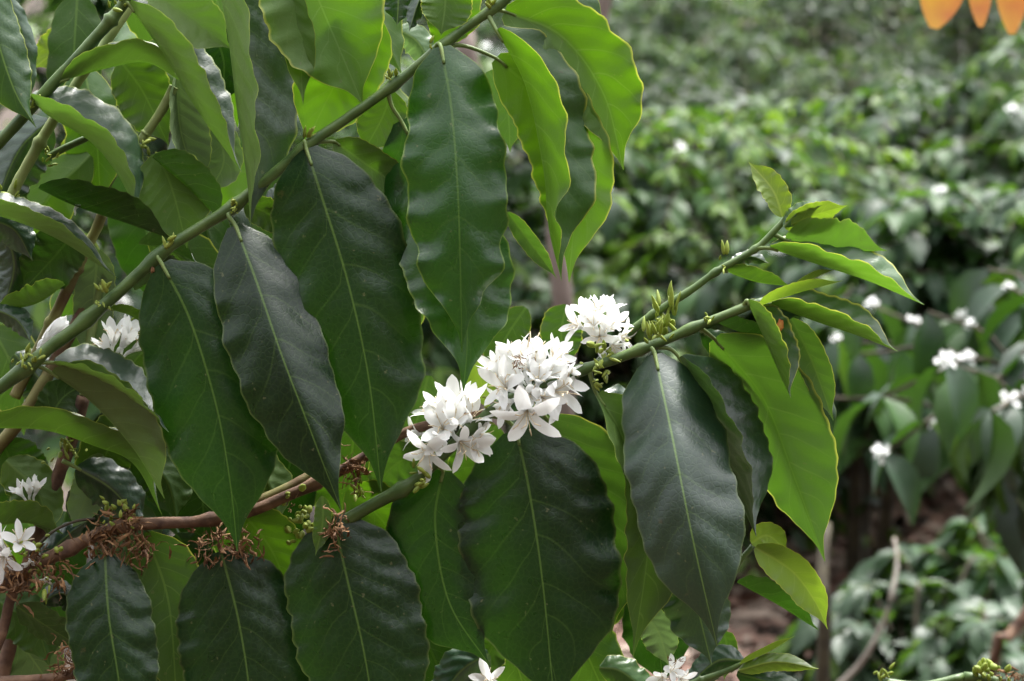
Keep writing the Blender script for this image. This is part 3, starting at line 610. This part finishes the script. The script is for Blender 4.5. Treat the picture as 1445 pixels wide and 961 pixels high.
# ------------------------------------------------------------------ terrain
def gz(x, y):
    h = 0.0
    s_ = min(1, max(0, (y - 6.9) / 3.6)); h -= 0.95 * s_ * s_ * (3 - 2 * s_)
    if y > 9: h += 0.018 * (y - 9) + (0.0 if y < 16 else 0.0022 * (y - 16) ** 2 if y < 60 else 0.0022 * 44 ** 2 + .19 * (y - 60))
    if y < -0.9: h += 1.8 * min(3.5, -0.9 - y) + .2 * max(0, -4.4 - y)  # unseen steep bank behind the camera, added to hold back low sky light
    h += 0.05 * (mnoise.noise(Vector((x * .7, y * .7, 0)))) + 0.18 * mnoise.noise(Vector((x * .11, y * .11, 3.0))) * min(1, max(0, y - 6) / 12)
    return h
def bgp(x, m):                                       # ground point under photo column x at m metres
    p = PM(x, 480, m); return Vector((p.x, p.y, gz(p.x, p.y)))
mb = MB(); xs = [-90 + 3 * i for i in range(20)] + [-30 + .5 * i for i in range(120)] + [30 + 3 * i for i in range(21)]
ys = [-40 + 2 * i for i in range(16)] + [-8 + .4 * i for i in range(110)] + [36 + 4 * i for i in range(24)]
mb.add([(x, y, gz(x, y)) for y in ys for x in xs], [(j * len(xs) + i, j * len(xs) + i + 1, (j + 1) * len(xs) + i + 1, (j + 1) * len(xs) + i) for j in range(len(ys) - 1) for i in range(len(xs) - 1)])
g = mb.build('ground', M['soil'], None, (0, 0, 0)); g['kind'] = 'structure'
# ------------------------------------------------------------------ leaves of the bushes
def blade(mb, p, d, ln, wd, mi, rg, droop=.5):
    """a folded drooping leaf of 12 faces"""
    d = d.normalized(); s = d.cross(Vector((0, 0, 1)))
    if s.length < 1e-3: s = Vector((1, 0, 0))
    s.normalize(); s = (s + Vector((0, 0, rg.gauss(0, .35)))).normalized()
    vs = []; q = p.copy(); fold = rg.uniform(.1, .5); n = 5
    for i in range(n + 1):
        t = i / n; w = wd * (.08, .72, 1.0, .86, .45, .02)[i]
        up = s.cross(d).normalized()
        vs += [q - s * w + up * (w * fold), q.copy(), q + s * w + up * (w * fold)]
        d = (d + Vector((0, 0, -droop / n * 1.5))).normalized(); q = q + d * (ln / n)
    fs = []
    for i in range(n):
        a = i * 3
        fs += [(a, a + 1, a + 4, a + 3), (a + 1, a + 2, a + 5, a + 4)]
    mb.add(vs, fs, mi)
def star(mb, p, r, rg, mi, n=14):
    for k in range(n):
        d = Vector((rg.gauss(0, 1), rg.gauss(0, 1), rg.gauss(0.4, 1))).normalized(); b = p + d * r * .15
        s = d.cross(Vector((rg.random(), rg.random(), rg.random()))).normalized() * r * .26
        mb.add([b, b + d * r * .6 + s, b + d * r, b + d * r * .6 - s], [(0, 1, 2, 3)], mi)
def bush_meshes(seed, H, RAD, nb, leaf_l, young, blossom, zlo=.12):
    """foliage, stem and blossom meshes of one coffee bush, local coordinates"""
    rg = random.Random(seed); fo, stm, bl = MB(), MB(), MB()
    for k in range(3):
        a = rg.uniform(0, 6.28); top = Vector((math.cos(a) * .12, math.sin(a) * .12, H * rg.uniform(.8, .98)))
        pl = cr([(0.04 * math.cos(a), .04 * math.sin(a), -.05), top * .5 + Vector((.02, .02, 0)), top], 8); tube(stm, pl, [.022 - .002 * i for i in range(8)], 6)
    for k in range(nb):
        t = (k + rg.random()) / nb; z0 = H * (zlo + (.98 - zlo) * t); a = k * 2.399 + rg.uniform(-.4, .4)
        rr = RAD * math.sqrt(max(.05, 1 - (max(0, t - .35) / .68) ** 2)) * rg.uniform(.75, 1.12)
        o = Vector((math.cos(a), math.sin(a), 0)); p0 = Vector((0, 0, z0)) + o * .04
        p2 = p0 + o * rr + Vector((0, 0, rr * rg.uniform(-.15, .4))); p1 = (p0 + p2) / 2 + Vector((0, 0, .10 * rr + .05))
        pl = cr([p0, p1, p2], 12); tube(stm, pl, [.006 - .0004 * i for i in range(12)], 4, cap=False)
        nodes = 11
        for j in range(1, nodes + 1):
            f = j / nodes; q = pl[j]; dr = (pl[j] - pl[j - 1]).normalized()
            sd_ = dr.cross(Vector((0, 0, 1))).normalized()
            for sg in (-1, 1):
                if rg.random() < .12: continue
                d = dr * rg.uniform(.4, 1.1) + sd_ * sg * rg.uniform(.5, 1) + Vector((0, 0, rg.uniform(-.25, .35)))
                tip = f > .85 or (t > .8 and rg.random() < .5)
                mi = 2 if (tip and rg.random() < young) else (1 if rg.random() < .35 + .3 * young else 0)
                ll = leaf_l * rg.uniform(.75, 1.2) * (.65 if mi == 2 else 1)
                blade(fo, q, d, ll, ll * .23, mi, rg, rg.uniform(.3, 1.4))
            if blossom and rg.random() < blossom: star(bl, q + Vector((0, 0, .012)), rg.uniform(.012, .022), rg, 0)
    return fo, stm, bl
BM = [M['bgdark'], M['bgmid'], M['bgyoung']]
def make_bush(seed, H, RAD, nb, leaf_l, young, blossom, loc, label, group, rz=0, zlo=.12, mats=None):
    t = empty('coffee_bush', loc, label, 'coffee bush', group); t.rotation_euler.z = rz
    WORLD[t.name] = Vector((0, 0, 0))
    fo, stm, bl = bush_meshes(seed, H, RAD, nb, leaf_l, young, blossom, zlo)
    fo.build('foliage', mats or BM, t, (0, 0, 0)); stm.build('stems', M['darkstem'], t, (0, 0, 0))
    if bl.v: bl.build('blossom', M['petal'], t, (0, 0, 0), smooth=False)
    return t
def copy_thing(src, loc, rz, sc, label, group):
    c = src.copy(); COL.objects.link(c); c.location = loc; c.rotation_euler = (0, 0, rz); c.scale = (sc,) * 3; c['label'] = label
    if group: c['group'] = group
    for ch in src.children:
        d = ch.copy(); COL.objects.link(d); d.parent = c
    return c
GH = 'coffee bushes in rows on the slope'
rows_ = [(9.9, 'front row', .95), (12.3, 'second row', 1.0), (15.2, 'third row', 1.05), (18.8, 'fourth row', 1.1), (23.0, 'fifth row', 1.2), (28.0, 'sixth row', 1.3), (34.0, 'crest row', 1.5)]
protos = [dict(seed=s, H=1.45, RAD=.72, nb=115, leaf_l=.082, young=y, blossom=b) for s, y, b in ((1, .35, .0), (2, .75, .004), (3, .55, .0), (4, .25, .01))]
ORD = 'first second third fourth fifth sixth seventh eighth ninth tenth eleventh twelfth thirteenth fourteenth fifteenth sixteenth seventeenth eighteenth nineteenth twentieth'.split()
ROWN = {'front row': 'lowest row', 'second row': 'second lowest row', 'third row': 'third row up', 'fourth row': 'fourth row up', 'fifth row': 'fifth row up', 'sixth row': 'row below the crest', 'crest row': 'crest row'}
made = [None] * 4; rb = random.Random(3)
for (m, rn, sc) in rows_:
    half = m * 0.235 + .8; x = -half + rb.uniform(0, .5)
    cnt = 0
    while x < half:
        yy = m + rb.uniform(-.3, .3); k = rb.randrange(4); s2 = sc * rb.uniform(.82, 1.15); loc = Vector((x, yy, gz(x, yy) - .03)); rz = rb.uniform(0, 6.28)
        if x > -.75 * half:                       # what lies behind the near plants is left out
            cnt += 1; lab = ORD[cnt - 1] + ' coffee bush from the left in the ' + ROWN[rn] + ' of the blurred slope'
            if made[k] is None:
                made[k] = make_bush(loc=loc, label=lab, group=GH, rz=rz, **protos[k])
            else: copy_thing(made[k], loc, rz, s2, lab, GH)
        x += rb.uniform(.8, 1.2) * sc
for sd_, x_, m_ in ((44, 1420, 8.6), (45, 1110, 8.4)):
    make_bush(sd_, 1.3, .7, 105, .085, .6, .0, bgp(x_, m_), 'rounded small leaved coffee bush behind the large leaved shrub, near the frame edge' if x_ > 1300 else 'rounded small leaved coffee bush directly behind the tip of the flowering branch', None)
# a yellow green bush just beyond the branch and a big leaved one at the right
p = bgp(985, 6.6); make_bush(31, 1.04, .64, 120, .085, 1.3, .01, p, 'yellow green coffee bush with fresh shoots behind the right end of the flowering branch', None)
p = bgp(640, 6.4); make_bush(33, 1.25, .6, 60, .13, .5, .02, p, 'mid green coffee bush showing between the hanging leaves of the near plant', None)
p = bgp(200, 6.0); make_bush(34, 1.5, .8, 60, .13, .4, .02, p, 'dark coffee bush seen through gaps between the left stems', None)
def shrub_leaves(t, rg, tips, leaf_l, nodes=5, blossom=.22):
    """explicit shrub: branches from the base with drooping leaves, each leaf an object"""
    proto = []
    for k in range(6):
        mb = MB(); r2 = random.Random(k + 50); blade(mb, Vector((0, 0, 0)), Vector((1, 0, .15)), leaf_l, leaf_l * .22, 0, r2, r2.uniform(.7, 1.5))
        me_o = mb.build('leaf', [M['shrub'] if k < 5 else M['bgmid']], None, (0, 0, 0)); proto.append(me_o.data); bpy.data.objects.remove(me_o)
    for (p0, p1, p2) in tips:
        mb = MB(); pl = cr([p0, p1, p2], 14); tube(mb, pl, [.0055 - .0002 * i for i in range(14)], 6)
        b = mb.build('branch', M['darkstem'], t, p0)
        for j in range(nodes):
            f = 1 - j * .13; q = pl[int(f * 13)]; dr = (pl[int(f * 13)] - pl[int(f * 13) - 1]).normalized()
            for sg in (0, math.pi):
                if rg.random() < .08: continue
                o = bpy.data.objects.new('leaf', proto[rg.randrange(6)]); COL.objects.link(o); o.parent = b; o.location = q - p0
                az = math.atan2(dr.y, dr.x) + math.pi / 2 + sg + j * 1.4 + rg.uniform(-.4, .4)
                o.rotation_euler = (rg.uniform(-.3, .3), rg.uniform(.1, 1.05), az); o.scale = (rg.uniform(.85, 1.2),) * 3
            if rg.random() < blossom:
                mb = MB(); star(mb, q, rg.uniform(.010, .017), rg, 0, 18); mb.build('blossom', M['petal'], b, q, smooth=False)
rs = random.Random(12)
p = bgp(1560, 3.7)
t = empty('coffee_shrub', p, 'large leaved coffee shrub at the right with grey green drooping leaves and white blossom knots', 'coffee shrub')
tips = []
for (x, y, m) in ((1245, 560, 3.5), (1310, 440, 3.7), (1395, 380, 3.9), (1440, 500, 3.5), (1335, 510, 3.3), (1245, 640, 3.4), (1400, 580, 3.3), (1440, 640, 3.5), (1215, 500, 3.9), (1470, 420, 3.6), (1320, 600, 3.8), (1160, 560, 3.9), (1230, 430, 4.2), (1290, 480, 4.0), (1180, 480, 4.3), (1360, 450, 3.9), (1420, 540, 3.8)):
    e = PM(x, y, m); b0 = Vector((p.x + rs.uniform(-.05, .05), p.y + rs.uniform(-.05, .05), p.z + rs.uniform(.45, .8))); mid = (b0 + e) / 2 + Vector((0, 0, .12)); tips.append((b0, mid, e))
shrub_leaves(t, rs, tips, .13, 7)
p = bgp(1500, 7.2); make_bush(41, 1.2, .65, 100, .09, .4, .01, p, 'dark coffee bush at the right edge behind the large leaved shrub', None)
p = bgp(1310, 7.6); make_bush(42, 1.15, .65, 100, .09, .5, .01, p, 'coffee bush with white blossom behind the large leaved shrub', None)
p = bgp(1190, 9.0); make_bush(43, 1.1, .6, 100, .085, .4, .05, p, 'low coffee bush beyond the red brown leaf litter', None)
for sd_, x_, m_, H_, lb_ in ((71, 900, 6.0, .70, 'fresh green low coffee bush right behind the two flower clusters'), (72, 1030, 6.1, .80, 'fresh green low coffee bush behind the upper twig of the flowering branch'),
                            (73, 1150, 7.2, .90, 'fresh green low coffee bush behind the pointed leaves of the branch tip'), (74, 1300, 6.6, .80, 'fresh green low coffee bush above and behind the large leaved shrub')):
    make_bush(sd_, H_, .56, 60, .085, 1.0, .0, bgp(x_, m_), lb_, None)
make_bush(63, .95, .6, 60, .09, .5, .02, bgp(880, 7.4), 'low mid green coffee bush just above and behind the middle white flower cluster', None)
make_bush(61, .86, .48, 60, .105, .1, .02, bgp(1235, 5.7), 'dark grey green coffee bush of drooping leaves with bare lower stems above the leaf litter', None, zlo=.42)
make_bush(62, .90, .52, 65, .105, .15, .03, bgp(1425, 5.5), 'dark grey green coffee bush cut by the right frame edge, with bare lower stems', None, zlo=.42)
# low seedlings on the ground at the lower right
low = [(1335, 4.6), (1440, 4.6), (1220, 4.5), (1340, 4.5), (1420, 4.5), (1300, 4.3), (1440, 4.2), (1370, 4.25)]
pro = None
for i, (x, m) in enumerate(low):
    p = bgp(x, m); la = ORD[sorted(low).index((x, m))] + ' low pale leaved coffee seedling from the left, on the leaf litter at lower right'
    if pro is None:
        pro = make_bush(55, .27, .22, 20, .07, .4, 0, p, la, 'low coffee seedlings among the leaf litter', mats=[M['seedling'], M['seedling'], M['bgyoung']]); pro['category'] = 'seedling'; pro.name = 'coffee_seedling'
    else: copy_thing(pro, p, rs.uniform(0, 6.28), rs.uniform(.8, 1.25), la, 'low coffee seedlings among the leaf litter')
# fallen leaves
mb = MB(); rl = random.Random(77)
for k in range(5200):
    m = rl.uniform(3.6, 8.5); x = rl.uniform(850, 1600); p = bgp(x, m); p.z += rl.uniform(.004, .035)
    a = rl.uniform(0, 6.28); blade(mb, p, Vector((math.cos(a), math.sin(a), rl.uniform(-.1, .5))), rl.uniform(.05, .10), rl.uniform(.014, .026), rl.choice((0, 0, 1)), rl, rl.uniform(0, .9))
o = mb.build('fallen_leaves', [M['litter_a'], M['litter_b']], None, (0, 5, 0)); o['kind'] = 'stuff'
# thin stems and trunks
def stick(name, pts, r0, r1, mat, label, cat, twigs=()):
    mb = MB(); pl = cr(pts, 26); tube(mb, pl, [r0 + (r1 - r0) * i / 25 * (1 + .1 * math.sin(i)) for i in range(26)], 8)
    for tw in twigs: tube(mb, cr(tw, 10), [r1 * .8 - r1 * .05 * i for i in range(10)], 6)
    o = mb.build(name, M[mat], None, pts[0]); o['label'] = label; o['category'] = cat; return o
a = bgp(1130, 4.6); stick('bare_twig', [PM(1175, 975, 4.0), PM(1215, 935, 4.0), PM(1246, 880, 4.0), PM(1258, 840, 4.0), PM(1266, 795, 4.05), PM(1262, 760, 4.1)], .0052, .0032, 'twig', 'pale bare twig curving up from the ground among the seedlings', 'twig')
g0 = bgp(1162, 3.4); stick('woody_shoot', [g0, PM(1163, 900, 3.4), PM(1160, 820, 3.4), PM(1166, 740, 3.45)], .012, .009, 'darkstem', 'thin dark upright stem below the pointed leaf tip', 'stem')
g0 = bgp(1395, 3.4); stick('woody_shoot', [g0, PM(1400, 945, 3.3), PM(1428, 895, 3.3), PM(1470, 835, 3.3)], .010, .008, 'stembrown', 'thin slanting red brown stem at the right edge', 'stem')
def trunk_tree(pxs, m, r, label):
    pts = [bgp(pxs[0][0], m)] + [PM(x, y, m) for x, y in pxs[1:]]
    top = pts[-1] + (pts[-1] - pts[-2]).normalized() * 1.4; top.z = max(top.z, 3.2)
    t = empty('slender_tree', pts[0], label, 'tree')
    mb = MB(); pl = cr(pts + [top], 40); tube(mb, pl, [r * (1.15 - .5 * i / 39) * (1 + .06 * math.sin(i * 1.3)) for i in range(40)], 12)
    rt = random.Random(int(r * 1e4)); fo = MB()
    for k in range(9):
        b0 = pl[30 + k]; e = b0 + Vector((rt.gauss(0, .6), rt.gauss(0, .6), rt.uniform(.3, .9))); tube(mb, cr([b0, (b0 + e) / 2 + Vector((0, 0, .1)), e], 8), [.014 - .0014 * i for i in range(8)], 6)
        for j in range(40):
            q = b0.lerp(e, rt.uniform(.4, 1.1)); blade(fo, q, Vector((rt.gauss(0, 1), rt.gauss(0, 1), rt.gauss(0, .5))), rt.uniform(.09, .15), .03, rt.choice((0, 1)), rt, .8)
    mb.build('trunk', M['trunk'], t, pts[0]); fo.build('crown', BM, t, top)
trunk_tree([(800, 600), (795, 430), (783, 330), (800, 180), (835, 60), (862, -60)], 4.0, .017, 'pinkish grey slender tree trunk behind the bright hanging leaves')
trunk_tree([(690, 600), (690, 300), (664, 110), (655, 40), (650, -60)], 4.8, .021, 'pale slender tree trunk behind the top of the upper branch')
# orange leaves hanging into the top right corner
o0 = PM(1390, -90, 2.5); t = empty('leaf_sprig', o0, 'sprig of orange yellow old leaves hanging in the top right corner', 'leaf sprig')
mb = MB(); tube(mb, cr([PM(1640, -130, 2.5), PM(1500, -100, 2.5), PM(1390, -90, 2.5), PM(1310, -70, 2.5)], 20), .0022, 6); mb.build('stem', M['darkstem'], t, o0)
for (x0, y0, x1, y1, wd) in ((1345, -80, 1318, 40, .024), (1385, -90, 1384, 38, .0135), (1432, -95, 1428, 48, .018), (1475, -95, 1475, 30, .022)):
    a, b = PM(x0, y0, 2.5), PM(x1, y1, 2.5); d = b - a; vs = []; s_ = d.cross(FW).normalized()
    for i in range(13):
        t_ = i / 12; w_ = wd * math.sin(math.pi * (t_ * .93 + .03)) ** .8; q = a + d * t_ + FW * (.01 * math.sin(3 * t_))
        vs += [q - s_ * w_ - FW * w_ * .3, q, q + s_ * w_ - FW * w_ * .3]
    mb = MB(); mb.add(vs, [f for i in range(12) for f in ((i * 3, i * 3 + 1, i * 3 + 4, i * 3 + 3), (i * 3 + 1, i * 3 + 2, i * 3 + 5, i * 3 + 4))]); mb.build('leaf', M['orange'], t, a)
# another branch tip with spent blossom at the bottom right
c0 = PM(1420, 985, 1.62); t = empty('coffee_branch', c0, 'coffee branch tip with yellow green buds and brown spent blossom, lower right corner', 'branch')
z_ = (1.62 - D) / PX
mb = MB(); tube(mb, cr([PM(1500, 1040, 1.62), PM(1450, 1000, 1.62), PM(1405, 962, 1.62), PM(1360, 955, 1.62)], 14), .0035, 8); mb.build('stem', M['stemgreen'], t, c0)
buds(t, 1396, 955, z_, 22, 15, (-.1, -.8, -.4), .6, 11, fat=.32); buds(t, 1250, 955, z_, 10, 14, (0, -.9, -.3), .5, 7, fat=.22); withered(t, 1422, 955, z_, 26, 20, (12, 7), 0); withered(t, 1440, 960, z_, 16, 18, (10, 6), 0)
mb = MB(); tube(mb, cr([PM(1360, 955, 1.62), PM(1300, 968, 1.62), PM(1245, 962, 1.62)], 10), .003, 8); mb.build('twig', M['stemgreen'], t, PM(1360, 955, 1.62))
# ------------------------------------------------------------------ light
w = bpy.data.worlds.new('World'); S.world = w; w.use_nodes = True
nt = w.node_tree; nt.nodes.clear()
SUN_EL, SUN_AZ = R(64), R(30)              # high, in front of the camera and to its right
sky = nt.nodes.new('ShaderNodeTexSky'); sky.sky_type = 'NISHITA'; sky.sun_disc = False
sky.sun_elevation = SUN_EL; sky.sun_rotation = SUN_AZ; sky.dust_density = 4.0; sky.air_density = 1.0; sky.ozone_density = 1.0
hs = nt.nodes.new('ShaderNodeHueSaturation'); hs.inputs['Saturation'].default_value = 0.16
bg = nt.nodes.new('ShaderNodeBackground'); bg.inputs[1].default_value = 0.15
wo = nt.nodes.new('ShaderNodeOutputWorld')
nt.links.new(sky.outputs[0], hs.inputs['Color']); tcw = nt.nodes.new('ShaderNodeTexCoord'); sx = nt.nodes.new('ShaderNodeSeparateXYZ'); nt.links.new(tcw.outputs['Generated'], sx.inputs[0])
mz = nt.nodes.new('ShaderNodeMath'); mz.operation = 'MULTIPLY_ADD'; mz.inputs[1].default_value = 1.5; mz.inputs[2].default_value = 0.45; mz.use_clamp = False
nt.links.new(sx.outputs[2], mz.inputs[0])          # an overcast sky is about three times brighter overhead than at the horizon
vs_ = nt.nodes.new('ShaderNodeVectorMath'); vs_.operation = 'SCALE'; nt.links.new(hs.outputs[0], vs_.inputs[0]); nt.links.new(mz.outputs[0], vs_.inputs[3])
nt.links.new(vs_.outputs[0], bg.inputs[0]); nt.links.new(bg.outputs[0], wo.inputs[0])
sl = bpy.data.lights.new('sun', 'SUN'); so = bpy.data.objects.new('sun', sl); COL.objects.link(so)
sl.energy = 1.5; sl.angle = R(10); sl.color = (1.0, 0.96, 0.90)
sd = Vector((math.sin(SUN_AZ) * math.cos(SUN_EL), math.cos(SUN_AZ) * math.cos(SUN_EL), math.sin(SUN_EL)))
so.rotation_euler = sd.to_track_quat('Z', 'Y').to_euler(); so.location = (0, 0, 12)
S.view_settings.view_transform = 'Standard'; S.view_settings.look = 'None'; S.view_settings.gamma = 1.0
S.view_settings.use_curve_mapping = False; S.view_settings.exposure = 1.9
S.render.engine = 'CYCLES'
S.cycles.use_denoising = True
S.cycles.max_bounces = 6; S.cycles.diffuse_bounces = 4; S.cycles.glossy_bounces = 3; S.cycles.transmission_bounces = 4
S.cycles.caustics_reflective = False; S.cycles.caustics_refractive = False; S.cycles.sample_clamp_indirect = 6
